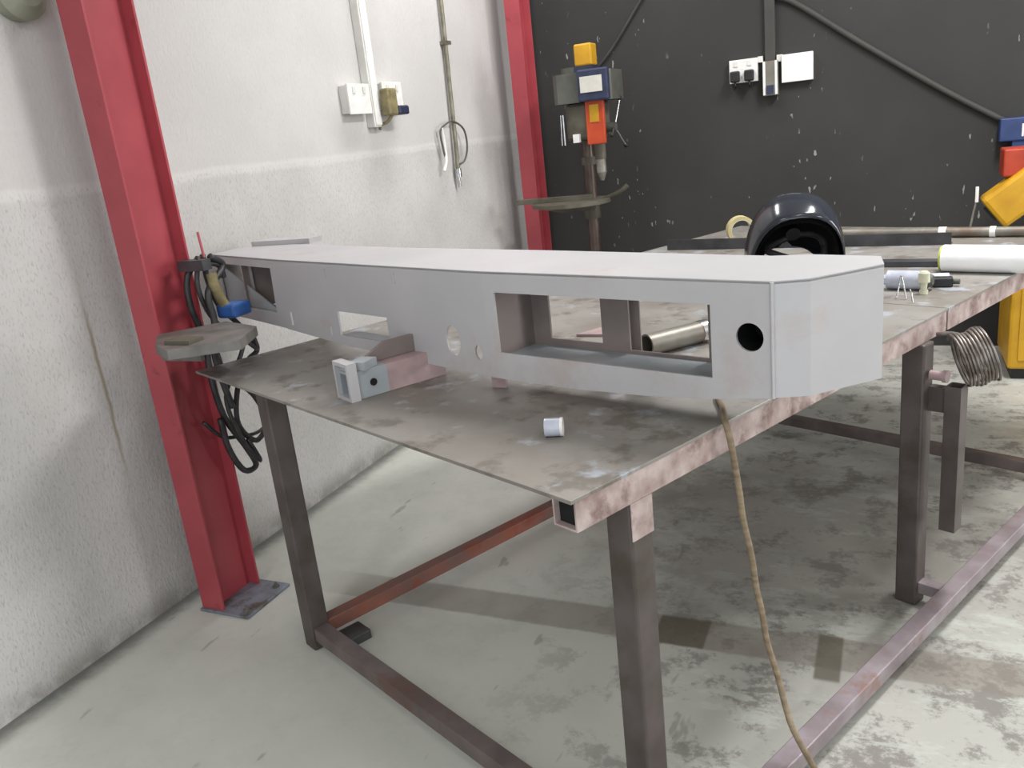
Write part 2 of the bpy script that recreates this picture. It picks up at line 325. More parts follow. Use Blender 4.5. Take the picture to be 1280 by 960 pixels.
# ---------------------------------------------------------------- workbench
CX, CY, T = -.5113, 1.2584, .916
U = Vector((.4119, .9112, 0)); V = Vector((-.9112, .4119, 0)); TR = math.atan2(-U.x, U.y)     # local x = -V, local y = U
bench = thing('workbench', 'long rusty steel workbench with plate top on box-section legs', 'workbench', (CX, CY, 0), TR)
def tp(v, u, z=0): q = Vector((CX, CY, 0))+V*v+U*u; return Vector((q.x, q.y, z))
bp = lambda n, bm, m, s=False: obj(n, bm, m, bench, s)
def bb(v0, v1, u0, u1, z0, z1, bev=0): return box(-v1, -v0, u0, u1, z0, z1, bev=bev)
WV = 1.715
bp('top_plate', bb(-.002, WV, 0, 1.615, T-.008, T, .001), M_TOP)
bp('top_plate', bb(-.002, WV, 1.620, 3.15, T-.008, T, .001), M_TOP)
for (a, b) in ((.012, 1.612), (1.624, 3.14)):
    o_ = bp('side_beam', hollow(bmesh.new(), .06, .06, .004, (-.030, a, T-.0385), (-.030, b, T-.0385), (1, 0, 0)), M_BEAM)
    obj('beam_shade_fill', box(-.0545, -.0055, a+.012, b-.012, T-.063, T-.014), M_BLACK, o_)  # black block puts the shade of the open beam into colour
bp('side_beam', bb(1.33, 1.38, .1, 3.0, T-.068, T-.009), M_LEG)
for u0 in (2.54,): bp('cross_beam', bb(.01, 1.33, u0, u0+.05, T-.06, T-.009), M_LEG)
# legs: hollow-looking square tubes with radiused corners
def leg(v, u, z0=.0, z1=T-.062, w=.066, m=None):
    bp('leg', bb(v-w/2, v+w/2, u-w/2, u+w/2, z0, z1, .006), m or M_LEG)
leg(.0345, .19, 0, T-.069); leg(.018, 1.465, .0, T-.069); leg(1.345, .075, .0, T-.009); leg(1.345, 2.57); leg(-.03, 2.57)
# lower frame (raised a little on its feet)
bp('lower_rail', bb(-.082, 1.312, .05, .10, .035, .083, .003), M_RAIL)
bp('lower_rail', bb(1.32, 1.37, .108, 2.537, .035, .083, .003), M_RAILR)
bp('lower_rail', bb(-.130, -.082, .05, 2.60, .035, .083, .003), M_RAILP)
for u0 in (.19, 1.465, 2.57): bp('rail_bracket', bb(-.082, .0 if u0 < 1 or u0 > 2 else -.014, u0-.02, u0+.02, .04, .078, .002), M_RAILP)
bp('lower_rail', bb(.003, 1.312, 2.545, 2.59, .035, .083, .003), M_RAIL)
for v, u in ((1.26, .16),): bp('foot_block', bb(v-.03, v+.05, u-.03, u+.05, 0, .034, .004), M_ANGLE)
bp('weld_gusset', bb(-.0015, .0015, .158, .222, T-.15, T-.069, .001), M_BEAM)
# short tube clamped beside the right leg + clamp nub
bp('clamped_tube', hollow(bmesh.new(), .045, .05, .004, (.085, 1.485, .27), (.085, 1.485, .725), (1, 0, 0)), M_LEG)
bp('clamp_stub', cyl(C_((.022, 1.46, .755), (.058, 1.46, .755), .014), (.058, 1.46, .755), (.07, 1.46, .755), .018), M_PINK)
bp('clamp_bracket', bb(-.064, -.0145, 1.47, 1.50, .64, .715), M_LEG)
bp('hook', T_([(.01, 1.52, .86), (.05, 1.525, .865), (.09, 1.53, .86), (.125, 1.535, .872)], .006), M_COIL)
# ---------------------------------------------------------------- the bumper
A, Bq, Cq, Eq, Fq, Gq = (-2.34, 2.425), (-1.869, 2.214), (-.929, 1.84), (-.204, 1.611), (-.1375, 1.632), (-.013, 1.756)
A2 = (-2.352, 2.565)
ZT = 1.23
bump = thing('bumper', 'large grey primed steel vehicle bumper lying across the workbench', 'bumper', (-1.1, 2.0, T))
def plen(P, Q): return (Vector(Q)-Vector(P)).length
lAB, lBC, lCE, lEF, lFG = plen(A, Bq), plen(Bq, Cq), plen(Cq, Eq), plen(Eq, Fq), plen(Fq, Gq)
face = part('front_face', plate(bmesh.new(), Bq, Cq, [(0, .993), (.33, .972), (.8, .960), (lBC, .957), (lBC, ZT), (0, ZT)],
    [rect(.325, .583, 1.003, 1.080), circ(.873, 1.040, .028, 20, .042), circ(.97, 1.018, .014, 14, .02),
     rect(.288, .296, 1.182, 1.212), rect(.644, .653, 1.182, 1.212), rect(.030, .041, 1.01, 1.055), rect(.268, .275, .996, 1.026), rect(.625, .634, .998, 1.024)], .006), M_PRIM, bump)
part('face_panel', plate(bmesh.new(), A, Bq, [(0, 1.01), (.03, 1.006), (.5, .995), (lAB, .993), (lAB, ZT), (0, ZT)], [[(.03, 1.045), (.45, 1.045), (.46, 1.2), (.03, 1.2)]], .006), M_PRIM, bump)
part('face_panel', plate(bmesh.new(), Cq, Eq, [(0, .957), (.25, .957), (.46, .966), (.6, .977), (lCE, .999), (lCE, ZT), (0, ZT)], [rect(.036, .628, 1.026, 1.18), circ(.712, 1.119, .029, 28)], .006), M_PRIM, bump)
part('wing_panel', plate(bmesh.new(), Eq, Fq, rect(0, lEF, 1.0, ZT), [], .006), M_PRIM, bump)
part('wing_panel', plate(bmesh.new(), Fq, Gq, rect(0, lFG, 1.0, ZT), [], .006), M_PRIM, bump)
part('wing_panel', plate(bmesh.new(), A2, A, rect(0, plen(A2, A), 1.01, ZT), [], .006), M_PRIM, bump)
top = [A2, A, Bq, Cq, Eq, Fq, Gq, (-.02, 1.845), (-.16, 1.90), (-.24, 1.90), (-.85, 2.13), (-1.42, 2.33), (-2.2, 2.64)]
part('top_plate', slab(bmesh.new(), top, ZT-.004, ZT+.002), M_PRIM, bump)
part('mounting_tab', box(-2.30, -2.02, 2.60, 2.68, ZT, ZT+.02, M=Matrix.Rotation(0, 4, 'Z')), M_PRIM, bump)
# weld bead on the corner
part('weld_bead', T_([(-.2045, 1.6085, 1.0), (-.2045, 1.6085, ZT)], .004, sub=1), M_PRIM, bump, True)
# shelf (bottom plate), rear plate with its openings, end walls
def offp(P, Q, s, off): P = Vector(P); Q = Vector(Q); d = (Q-P).normalized(); q = P+d*s+Vector((-d.y, d.x))*off; return (q.x, q.y)
part('bottom_shelf', slab(bmesh.new(), [offp(Cq, Eq, .036, .004), offp(Cq, Eq, lCE-.02, .004), offp(Cq, Eq, lCE-.02, .14), offp(Cq, Eq, .036, .14)], 1.008, 1.014), M_SHELF, bump)
part('bottom_shelf', slab(bmesh.new(), [offp(A, Bq, .03, .004), offp(A, Bq, .5, .004), offp(A, Bq, .5, .10), offp(A, Bq, .03, .10)], 1.03, 1.036), M_SHELF, bump)
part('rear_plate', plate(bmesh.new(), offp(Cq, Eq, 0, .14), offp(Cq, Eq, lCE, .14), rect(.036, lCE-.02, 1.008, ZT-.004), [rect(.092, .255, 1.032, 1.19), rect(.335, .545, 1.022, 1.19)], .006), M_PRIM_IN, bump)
def endwall(P, Q, s, d0, d1, z0, z1, m=M_PRIM_IN):
    part('end_wall', plate(bmesh.new(), offp(P, Q, s, d0), offp(P, Q, s, d1), rect(0, d1-d0, z0, z1), [], .005), m, bump)
part('window_post', plate(bmesh.new(), offp(A, Bq, .20, .03), offp(A, Bq, .235, .03), rect(0, .035, 1.036, ZT-.004), [], .005), M_PRIM, bump)
part('gusset_plate', plate(bmesh.new(), offp(A, Bq, 0, .012), offp(A, Bq, lAB, .012), [(.02, 1.03), (.46, 1.03), (.44, 1.05), (.02, 1.195)], [], .005), M_SHELF, bump)
endwall(Cq, Eq, .036, .006, .14, 1.0, ZT-.004); endwall(Cq, Eq, .612, .06, .14, 1.0, ZT-.004)
endwall(A, Bq, .22, .006, .2, 1.036, ZT-.004); endwall(A, Bq, .49, .006, .2, 1.036, ZT-.004)
part('rear_plate', plate(bmesh.new(), offp(A, Bq, 0, .2), offp(A, Bq, lAB, .2), rect(.005, .5, 1.03, ZT-.004), [], .006), M_PRIM_IN, bump)  # added to close this window's back and keep its interior dark
# black pocket behind the round hole, its inner shade put in as colour
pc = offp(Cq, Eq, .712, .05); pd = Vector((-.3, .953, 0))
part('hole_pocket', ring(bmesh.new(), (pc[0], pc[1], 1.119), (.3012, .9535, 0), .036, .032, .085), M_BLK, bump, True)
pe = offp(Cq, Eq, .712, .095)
part('pocket_shade', cyl(bmesh.new(), (pe[0], pe[1], 1.119), (pe[0]+.001, pe[1]+.003, 1.119), .036), M_BLACK, bump)
# receiver tube below the face, standing on the bench
ra = Vector((-1.322, 1.735, 0)); rb = Vector((-1.175, 2.0, 0)); rd = (rb-ra).normalized(); rs = Vector((rd.y, -rd.x, 0))
zc = T+.0525; zd = T+.039; rm = ra+rd*.12
part('receiver_tube', hollow(bmesh.new(), .066, .076, .007, ra+rd*.01+Vector((0, 0, zd)), rm+Vector((0, 0, zd)), rs), M_SHELF, bump)
part('receiver_tube', hollow(bmesh.new(), .066, .076, .007, rm+Vector((0, 0, zd)), rb+Vector((0, 0, zd)), rs), M_PINK, bump)
part('receiver_collar', hollow(bmesh.new(), .084, .104, .01, ra+Vector((0, 0, zc)), ra+rd*.028+Vector((0, 0, zc)), rs), M_PRIM, bump)
q = ra+rd*.075+rs*.033
part('pin_hole_shade', C_(q+Vector((0, 0, zd)), q+rs*.003+Vector((0, 0, zd)), .010), M_BLACK, bump)  # flat black disc standing in for the dark pin hole
q = ra+rd*.05-rs*.03
part('receiver_gusset', sect(bmesh.new(), [(0, 0), (.22, 0), (.22, .048), (.10, .048)], q+Vector((0, 0, T+.078)), q+rs*.012+Vector((0, 0, T+.078)), rd), M_PRIM_IN, bump)
q = ra+rd*.035+rs*.02
part('receiver_gusset', box(q.x-.02, q.x+.03, q.y, q.y+.06, T+.078, T+.10), M_SHELF, bump)
part('plate_recess', slab(bmesh.new(), [offp(Bq, Cq, .325, .004), offp(Bq, Cq, .583, .004), offp(Bq, Cq, .583, .06), offp(Bq, Cq, .325, .06)], .998, 1.003), M_SHELF, bump)
for x, y in ((-.93, 1.875), ):
    part('tow_tab', box(x-.02, x+.02, y, y+.012, T+.001, .975), M_PINK, bump)
for P_, Q_, s in ((Cq, Eq, .3), (A, Bq, .4)):
    c0 = offp(P_, Q_, s, .19)
    part('mounting_bracket', box(c0[0]-.03, c0[0]+.03, c0[1]-.004, c0[1]+.004, T+.001, ZT-.005), M_PRIM_IN, bump)
# ---------------------------------------------------------------- things on the bench
q = tp(.535, .80, 0)
t = thing('steel_pipe_offcut', 'short bright steel pipe seen through the bumper opening', 'pipe', (q.x, q.y, T))
a = Vector((-.615, 2.185, T+.033)); b = Vector((-.50, 2.33, T+.033)); d = (b-a)
part('pipe_wall', ring(bmesh.new(), (a+b)/2, d, .031, .026, d.length), M_PIPE, t, True)
part('pipe_collar', ring(bmesh.new(), b+d.normalized()*.012, d, .0325, .024, .03), M_CHR, t, True)
q = Vector((-.90, 2.40, 0))
tag(obj('bracket_plate', sect(bmesh.new(), [(0, 0), (.09, 0), (.09, .07), (.05, .085)], (0, 0, 0), (0, 0, .008), (1, 0, 0)), M_PINK), 'small pinkish steel gusset lying behind the bumper opening', 'bracket').location = (q.x, q.y, T+.0005)
# small clear cap lying on the near part of the plate
t = thing('plastic_cap', 'small pale translucent plastic cap lying alone on the front of the bench', 'cap', (-.656, 1.562, T))
c0 = Vector((-.656, 1.562, T+.0205))
part('cap_wall', ring(bmesh.new(), c0, (.9, .25, 0), .02, .016, .038), M_GLASSY, t, True)
part('cap_rim', ring(bmesh.new(), c0+Vector((.017, .0047, 0)), (.9, .25, 0), .0205, .014, .006), M_WHITE, t, True)
# welding helmet: dome shell open towards us, dark lining and headband
hl = Vector((-.335, 3.2, T)); t = thing('welding_helmet', 'glossy black welding helmet standing open on the bench behind the bumper', 'helmet', hl)
def dome(rx, ry, rz, zlow, off, n=32, m=16, cut=.75):
    bm = bmesh.new(); rows = []
    for j in range(m+1):      # from the front rim (towards -y) back over the top
        ph = math.radians(-24+ (113.9)*j/m)      # angle towards the back
        row = []
        for i in range(n+1):
            th = math.radians(-50+280*i/n)
            ct = math.cos(th); sn = math.sin(th); x = rx*math.copysign(abs(ct)**.8, ct)*math.cos(ph)**.7; z = (rz if sn > 0 else rz*.7)*math.copysign(abs(sn)**.85, sn)*math.cos(ph)**.7; y = ry*math.sin(ph)
            row.append(bm.verts.new((x+off[0], y+off[1], max(z+zlow+off[2], off[2]))))
        rows.append(row)
    for a, b in zip(rows, rows[1:]):
        for i in range(n): 
            try: bm.faces.new((a[i], a[i+1], b[i+1], b[i]))
            except ValueError: pass
    bmesh.ops.remove_doubles(bm, verts=bm.verts, dist=.0005)
    return bm
HM = Matrix.Translation((0, .02, .012)) @ Matrix.Rotation(math.radians(14), 4, 'Z') @ Matrix.Rotation(math.radians(24), 4, 'X')
def placeh(bm):      # tip the shell forward and trim it level where it stands on the plate
    bmesh.ops.transform(bm, matrix=HM, verts=bm.verts)
    bmesh.ops.bisect_plane(bm, geom=bm.verts[:]+bm.edges[:]+bm.faces[:], plane_co=(0, 0, .006), plane_no=(0, 0, -1), clear_outer=True)
    return bm
sh = obj('shell', placeh(dome(.175, .21, .275, .045, (0, 0, 0))), M_SHELL, t, 'all')
sm = sh.modifiers.new('thick', 'SOLIDIFY'); sm.thickness = .005; sm.offset = -1
obj('lining', placeh(dome(.16, .19, .25, .03, (0, .014, .004))), M_BLACK, t, 'all')
obj('headband', placeh(T_([(.10*math.cos(k), -.02+.08*math.sin(k), .14+.015*math.sin(2*k)) for k in [i*math.pi/8 for i in range(17)]], .012)), M_CABLE, t, 'all')
obj('dark_floor_disc', slab(bmesh.new(), [(.145*math.cos(i*math.pi/14), .10+.16*math.sin(i*math.pi/14)) for i in range(28)], .007, .012), M_BLACK, t)  # black disc added to keep the inside of the helmet dark
obj('knob', placeh(C_((0, .07, .16), (0, .04, .16), .026)), M_BLK, t, True)
# masking tape roll standing on a bar left of the helmet
q = Vector((-.507, 2.83, 0))
t = thing('tape_roll', 'beige masking tape roll standing left of the black helmet', 'tape', (-.675, 4.19, T))
c0 = Vector((-.675, 4.19, T+.0665)); 
part('tape', ring(bmesh.new(), c0, (.35, -.9, .0), .066, .050, .055, 40), M_BEIGE, t, True)
part('core', ring(bmesh.new(), c0, (.35, -.9, .0), .0498, .047, .0555, 40), M_CREAM, t, True)
# dark angle bar across the bench, thin pipes at the back
def tbar(name, label, cat_, pts, w, h, m, z, kind='bar'):
    (v0, u0), (v1, u1) = pts; a = tp(v0, u0, z); b = tp(v1, u1, z)
    t = (a+b)/2
    bm = bmesh.new()
    if kind == 'bar': sect(bm, [(-w/2, 0), (w/2, 0), (w/2, h), (-w/2, h)], a, b, Vector((0, 0, 1)).cross(b-a))
    elif kind == 'angle':
        k = .005
        sect(bm, [(-w/2, 0), (w/2, 0), (w/2, k), (-w/2+k, k), (-w/2+k, h), (-w/2, h)], a, b, Vector((0, 0, 1)).cross(b-a))
    else: ring(bm, (a+b)/2+Vector((0, 0, h/2)), b-a, h/2, h/2-.003, (b-a).length, 18)
    o = obj(name, bm, m, smooth=(kind == 'pipe'), origin=(t.x, t.y, z)); return tag(o, label, cat_)
tbar('angle_bar', 'dark angle steel bar lying across behind bumper and helmet', 'bar', ((1.62, 2.38), (.42, 2.72)), .05, .05, M_ANGLE, T+.001, 'angle')
tbar('steel_pipe', 'long dull grey pipe at the back edge with a white tape band', 'pipe', ((1.20, 2.76), (.1, 2.95)), .03, .042, M_PIPE, T+.001, 'pipe')
tbar('flat_bar', 'wide rusty flat bar resting at the far edge of the bench', 'bar', ((1.45, 2.97), (.05, 3.10)), .07, .012, M_PIPE, T+.001)
for v, u, s, lab in ((.52, 2.8775, .03, 'white tape piece wrapped on back pipe, left of the other'), (.33, 2.9103, .022, 'white tape piece wrapped on back pipe, right of the other')):
    c0 = tp(v, u, T+.022)
    tag(obj('tape_band', ring(bmesh.new(), (0, 0, 0), (tp(.1, 2.95)-tp(1.2, 2.76)), .0235, .0212, s, 20), M_WHITE, smooth=True), lab, 'tape').location = c0
tbar('flat_bar', 'dark flat bar lying nearer, right of the helmet', 'bar', ((.80, 2.10), (.12, 2.30)), .06, .02, M_ANGLE, T+.001)
# white roll
q = Vector((.38, 3.28, T)); t = thing('paper_roll', 'bright white paper roll with yellow-green end lying on the right of the bench', 'roll', (.38, 3.22, T))
a = Vector((.168, 3.31, T+.048)); b = Vector((.60, 3.17, T+.048)); d = (b-a).normalized()
part('paper', ring(bmesh.new(), (a+b)/2, d, .047, .02, (b-a).length, 32), M_ROLL, t, True)
part('end_cap', ring(bmesh.new(), a-d*.004, d, .043, .012, .008, 32), mat('yellow_green_plastic', (196, 204, 92)), t, True)
# spray nozzle / cream bolt, grey block, wires
t = thing('small_canister', 'small pale grey canister lying right of the bumper end', 'canister', (.03, 3.02, T))
part('body', C_((-.01, 3.03, T+.032), (.10, 3.0, T+.032), .031, n=24), M_GLASSY, t, True)
part('shoulder', C_((.10, 3.0, T+.032), (.125, 2.993, T+.032), .031, .016, n=24), M_GREY, t, True)
t = thing('cream_nozzle', 'cream plastic nozzle standing beside the pale grey canister', 'nozzle', (.096, 2.94, T))
part('cap', cyl(C_((.096, 2.94, T+.038), (.096, 2.94, T+.068), .018, .017), (.096, 2.94, T+.068), (.096, 2.94, T+.074), .015, .01), M_CREAM, t, True)
part('stem', cyl(C_((.096, 2.94, T), (.096, 2.94, T+.012), .013), (.096, 2.94, T+.012), (.096, 2.94, T+.038), .009, .011), M_CREAM, t, True)
t = thing('socket_block', 'small black block lying behind the cream nozzle', 'block', (.16, 3.06, T))
part('body', box(.125, .185, 3.03, 3.075, T, T+.03, bev=.004), M_BLK, t)
part('stud', C_((.185, 3.052, T+.015), (.205, 3.047, T+.015), .009, n=12), M_GREY, t, True)
tag(obj('wire_loop', T_([(0, 0, .004), (.008, .02, .045), (.012, .025, .07), (.02, .018, .045), (.028, -.005, .004)], .0025), M_CHR, smooth=True), 'thin bright wire loop beside the bumper end, left one', 'wire').location = (.016, 2.86, T)
tag(obj('wire_loop', T_([(0, 0, .003), (-.004, .01, .03), (-.008, .018, .04)], .0025), M_CHR, smooth=True), 'thin bright wire end beside the bumper end, right one', 'wire').location = (.062, 2.80, T)
tag(obj('steel_bar', box(-.2, .2, -.03, .03, 0, .022, bev=.002), M_GLASSY), 'pale grey steel bar behind the canister', 'bar').location = (-.02, 3.14, T)
# tan cord from the bench over its edge
cp = [(-.30, 2.35, T+.0078), (-.37, 2.10, T+.0078), (-.36, 1.86, T+.0078), (-.333, 1.76, T+.0078), (-.315, 1.685, T+.008), (-.306, 1.664, T-.004), (-.300, 1.668, .875), (-.297, 1.684, .824), (-.291, 1.697, .753), (-.286, 1.706, .681), (-.273, 1.724, .584), (-.265, 1.729, .5), (-.254, 1.73, .439), (-.244, 1.726, .367), (-.22, 1.72, .279), (-.2, 1.70, .208), (-.18, 1.683, .16), (-.13, 1.68, .061), (-.085, 1.66, .0085), (.1, 1.55, .0075), (.35, 1.45, .0075), (.6, 1.2, .0075)]
tag(obj('power_cord', T_(cp, .0072, 10, 8), M_CORD, smooth='all'), 'tan power cord hanging over the bench edge down to the floor', 'cord')
# coil of wire hanging from the bench hook
cc = Vector((.215, 2.60, .800)); ax = Vector((.93, .2, .28)).normalized(); X = ax.orthogonal().normalized(); Y = ax.cross(X)
pts = []
for k in range(9*20+1):
    th = 2*math.pi*k/20; r = .078+.004*math.sin(k*.37)
    pts.append(cc+ax*(-.035+.085*k/180)+X*r*math.cos(th)+Y*r*math.sin(th))
tag(obj('wire_coil', T_(pts, .0042, 6, 1), M_COIL, smooth='all', origin=cc), 'coil of bare steel wire hanging beside the right bench leg', 'coil')
# ---------------------------------------------------------------- welding gear by the column
t = thing('column_bracket', 'grey steel bracket shelf sticking out across the near red column', 'bracket', (-2.0, 1.95, 1.03))
part('shelf', slab(bmesh.new(), [(-2.04, 1.80), (-2.16, 1.925), (-2.03, 2.10), (-1.84, 2.03), (-1.76, 1.86), (-1.93, 1.74)], 1.02, 1.05), M_GAL, t)
part('arm', box(-2.17, -2.0, 1.93, 1.944, .96, 1.02), M_GAL, t)
part('clamp_lip', box(-2.0, -1.90, 1.80, 1.86, 1.05, 1.062), M_CAST, t)
t = thing('cable_hook', 'dark cable hook fixed to the near red column at shoulder height', 'hook', (-2.12, 2.12, 1.24))
part('arm', box(-2.17, -2.06, 2.08, 2.12, 1.225, 1.26), M_ANGLE, t)
part('prong', T_([(-2.12, 2.1, 1.24), (-2.1, 2.17, 1.235), (-2.1, 2.2, 1.215), (-2.1, 2.205, 1.18)], .01), M_ANGLE, t, True)
tag(obj('welding_rod', C_((-2.10, 2.135, 1.262), (-2.115, 2.145, 1.345), .0045, n=8), M_RED, origin=(-2.1, 2.14, 1.262)), 'thin red rod standing up from the cable hook', 'rod')
def wcable(pts, label, r=.011):
    return tag(obj('welding_cable', T_(pts, r, 8, 6), M_CABLE, smooth='all', origin=pts[0]), label, 'cable')
X0 = -2.15
wcable([(X0+.03, 2.13, 1.262), (X0, 2.09, 1.20), (X0, 2.08, 1.10), (X0, 2.11, .98), (X0, 2.10, .86), (X0, 2.12, .70), (X0, 2.19, .56), (X0, 2.225, .47), (X0, 2.16, .475), (X0, 2.11, .58), (X0+.01, 2.09, .70)], 'black welding cable hanging from the hook in the longest loop')
wcable([(X0+.04, 2.14, 1.27), (X0+.02, 2.16, 1.18), (X0+.02, 2.19, 1.08), (X0+.01, 2.27, 1.0), (X0+.01, 2.34, .89), (X0+.02, 2.27, .86), (X0+.03, 2.18, .78), (X0+.03, 2.15, .66), (X0+.03, 2.22, .57), (X0+.03, 2.29, .62), (X0+.03, 2.25, .74), (X0+.02, 2.15, .85), (X0+.03, 2.12, .93)], 'black welding cable hanging with its loop nearest the bench leg', .01)
wcable([(X0+.05, 2.11, 1.27), (X0+.05, 2.08, 1.17), (X0+.05, 2.12, 1.05), (X0+.05, 2.24, .95), (X0+.05, 2.30, .90), (X0+.05, 2.27, .98), (X0+.05, 2.21, .90), (X0+.05, 2.1, .78), (X0+.05, 2.13, .62), (X0+.05, 2.2, .50), (X0+.05, 2.16, .6)], 'thinner black cable crossing itself above the bench corner', .008)
wcable([(X0-.03, 2.05, .70), (X0-.03, 2.12, .62), (X0-.03, 2.20, .59), (X0-.03, 2.29, .57), (X0-.03, 2.36, .58)], 'thin black cable end running sideways behind the loops', .007)
wcable([(X0+.06, 2.15, 1.262), (X0+.06, 2.2, 1.22), (X0+.07, 2.1, 1.15), (X0+.08, 2.09, 1.05), (X0+.08, 2.06, .95), (X0+.07, 2.08, .84), (X0+.06, 2.11, .74)], 'black cable hanging straight down beside the red column', .012)
t = thing('electrode_holder', 'yellowish electrode holder with blue grip hanging above the bench corner', 'holder', (-2.06, 2.1, 1.06))
part('handle', T_([(-2.07, 2.12, 1.21), (-2.065, 2.12, 1.16), (-2.06, 2.14, 1.10), (-2.055, 2.16, 1.075)], .017, 10), M_OLIVE, t, True)
part('grip', box(-2.09, -2.01, 2.125, 2.215, 1.052, 1.10, bev=.01), M_BLUE2, t)
# ---------------------------------------------------------------- left wall electrics
def lbox(bm, y0, y1, z0, z1, d, bev=.003): return B(bm, XW+.0005, XW+d, y0, y1, z0, z1, bev)
t = thing('wall_socket', 'white double wall socket on the pale wall, left of the trunking', 'socket', (XW, 3.62, 1.78))
part('back_box', lbox(bmesh.new(), 3.53, 3.71, 1.72, 1.85, .045), M_TRUNKW, t)
part('face_plate', B(bmesh.new(), XW+.045, XW+.055, 3.525, 3.715, 1.715, 1.855, .002), M_WHITE, t)
for y in (3.575, 3.665): part('switch', B(bmesh.new(), XW+.055, XW+.06, y-.012, y+.012, 1.81, 1.84), M_TRUNKW, t)
t = thing('wall_socket', 'white double wall socket on the pale wall, right of the trunking', 'socket', (XW, 3.92, 1.78))
part('back_box', lbox(bmesh.new(), 3.84, 4.02, 1.735, 1.86, .045), M_TRUNKW, t)
part('face_plate', B(bmesh.new(), XW+.045, XW+.055, 3.835, 4.025, 1.73, 1.865, .002), M_WHITE, t)
for y in (3.885, 3.975): part('switch', B(bmesh.new(), XW+.055, XW+.06, y-.012, y+.012, 1.82, 1.85), M_TRUNKW, t)
t = thing('wall_trunking', 'white vertical trunking down the pale wall to the sockets', 'trunking', (XW, 3.78, 1.86))
part('channel', lbox(bmesh.new(), 3.735, 3.80, 1.65, 3.9, .045), M_TRUNKW, t)
part('cover', B(bmesh.new(), XW+.045, XW+.05, 3.745, 3.80, 1.66, 3.9, .001), M_WHITE, t)
t = thing('plug', 'dark blue plug with olive adaptor in the right wall socket', 'plug', (XW+.08, 3.87, 1.74))
part('adaptor', B(bmesh.new(), XW+.06, XW+.11, 3.79, 3.88, 1.70, 1.83, .01), M_OLIVE, t)
part('plug_body', B(bmesh.new(), XW+.06, XW+.12, 3.87, 3.97, 1.70, 1.745, .01), M_NAVY, t)
tag(obj('plug_lead', T_([(XW+.09, 3.84, 1.70), (XW+.06, 3.83, 1.67), (XW+.03, 3.82, 1.66), (XW+.03, 3.80, 1.64)], .008), M_OLIVE, smooth='all'), 'short olive lead under the plug on the pale wall', 'lead')
t = thing('steel_conduit', 'thin steel conduit with pulled wires down the pale wall near the corner', 'conduit', (XW, 4.62, 1.3))
part('pipe', T_([(XW+.025, 4.67, 3.9), (XW+.025, 4.66, 2.6), (XW+.025, 4.635, 1.9), (XW+.03, 4.61, 1.5), (XW+.03, 4.60, 1.38)], .0125, 12), M_BRASS, t, True)
part('fitting', cyl(C_((XW+.03, 4.60, 1.38), (XW+.03, 4.60, 1.33), .02), (XW+.03, 4.60, 1.33), (XW+.03, 4.60, 1.27), .009), M_CHR, t, True)
part('wire', T_([(XW+.03, 4.60, 1.40), (XW+.04, 4.68, 1.42), (XW+.05, 4.72, 1.50), (XW+.05, 4.70, 1.60), (XW+.04, 4.60, 1.65), (XW+.04, 4.50, 1.64), (XW+.04, 4.42, 1.60), (XW+.04, 4.43, 1.50), (XW+.04, 4.45, 1.44)], .006, 8), M_GREY, t, True)
part('wire', T_([(XW+.04, 4.44, 1.62), (XW+.04, 4.45, 1.54), (XW+.045, 4.44, 1.44), (XW+.04, 4.41, 1.38)], .009, 8), M_WHITE, t, True)
part('saddle', box(XW+.001, XW+.04, 4.62, 4.69, 2.08, 2.10), M_BRASS, t)
t = thing('wall_fitting', 'round grey-green fitting on the pale wall at the top left corner', 'fitting', (XW, 1.92, 2.10))
M_FIT = mat('pale_olive_grey_fitting', (150, 152, 136), (126, 128, 112), 9, .6)
part('dome', cyl(C_((XW+.0005, 1.92, 2.11), (XW+.04, 1.92, 2.11), .085, .085, n=28), (XW+.04, 1.92, 2.11), (XW+.07, 1.92, 2.11), .085, .05, n=28), M_FIT, t, True)
part('gland', C_((XW+.04, 1.92, 2.19), (XW+.04, 1.92, 2.26), .02), M_GREY, t, True)
# ---------------------------------------------------------------- dark wall electrics
def db(x0, x1, z0, z1, d, m, name, t, d0=.0005): return part(name, B(bmesh.new(), x0, x1, YW-d, YW-d0, z0, z1, .003), m, t)
t = thing('wall_socket', 'white double wall socket with two black plugs on the dark wall', 'socket', (-.85, YW, 1.76))
db(-.945, -.775, 1.695, 1.83, .045, M_WHITE, 'face_plate', t)
for x in (-.905, -.825): part('switch', box(x-.012, x+.012, YW-.05, YW-.045, 1.79, 1.82), M_TRUNKW, t)
for x, lb in ((-.908, 'black plug at the left of the dark wall socket'), (-.823, 'black plug at the right of the dark wall socket')):
    p_ = thing('plug', lb, 'plug', (x, YW-.07, 1.72))
    part('plug_body', box(x-.028, x+.028, YW-.09, YW-.046, 1.70, 1.765, bev=.008), M_BLK, p_)
    part('lead', T_([(x, YW-.07, 1.70), (x+.002, YW-.075, 1.68), (x+.004, YW-.06, 1.665)], .006), M_BLK, p_, True)
t = thing('blank_switch_plate', 'white double blank plate on the dark wall, right of the trunking', 'plate', (-.54, YW, 1.76))
db(-.635, -.455, 1.665, 1.825, .045, M_WHITE, 'face_plate', t)
db(-.665, -.63, 1.79, 1.83, .03, M_TRUNKW, 'link', t)
t = thing('wall_trunking', 'dark grey trunking running down the dark wall to a clear end box', 'trunking', (-.70, YW, 1.83))
db(-.732, -.672, 1.80, 3.9, .035, M_DGREY, 'channel', t)
db(-.745, -.655, 1.60, 1.80, .06, M_PIPE, 'end_box', t)
part('clip', box(-.775, -.745, YW-.03, YW-.001, 1.80, 1.835), M_TRUNKW, t)
part('end_strip', box(-.742, -.728, YW-.064, YW-.06, 1.605, 1.80), M_WHITE, t); part('end_strip', box(-.672, -.658, YW-.064, YW-.06, 1.605, 1.80), M_WHITE, t)
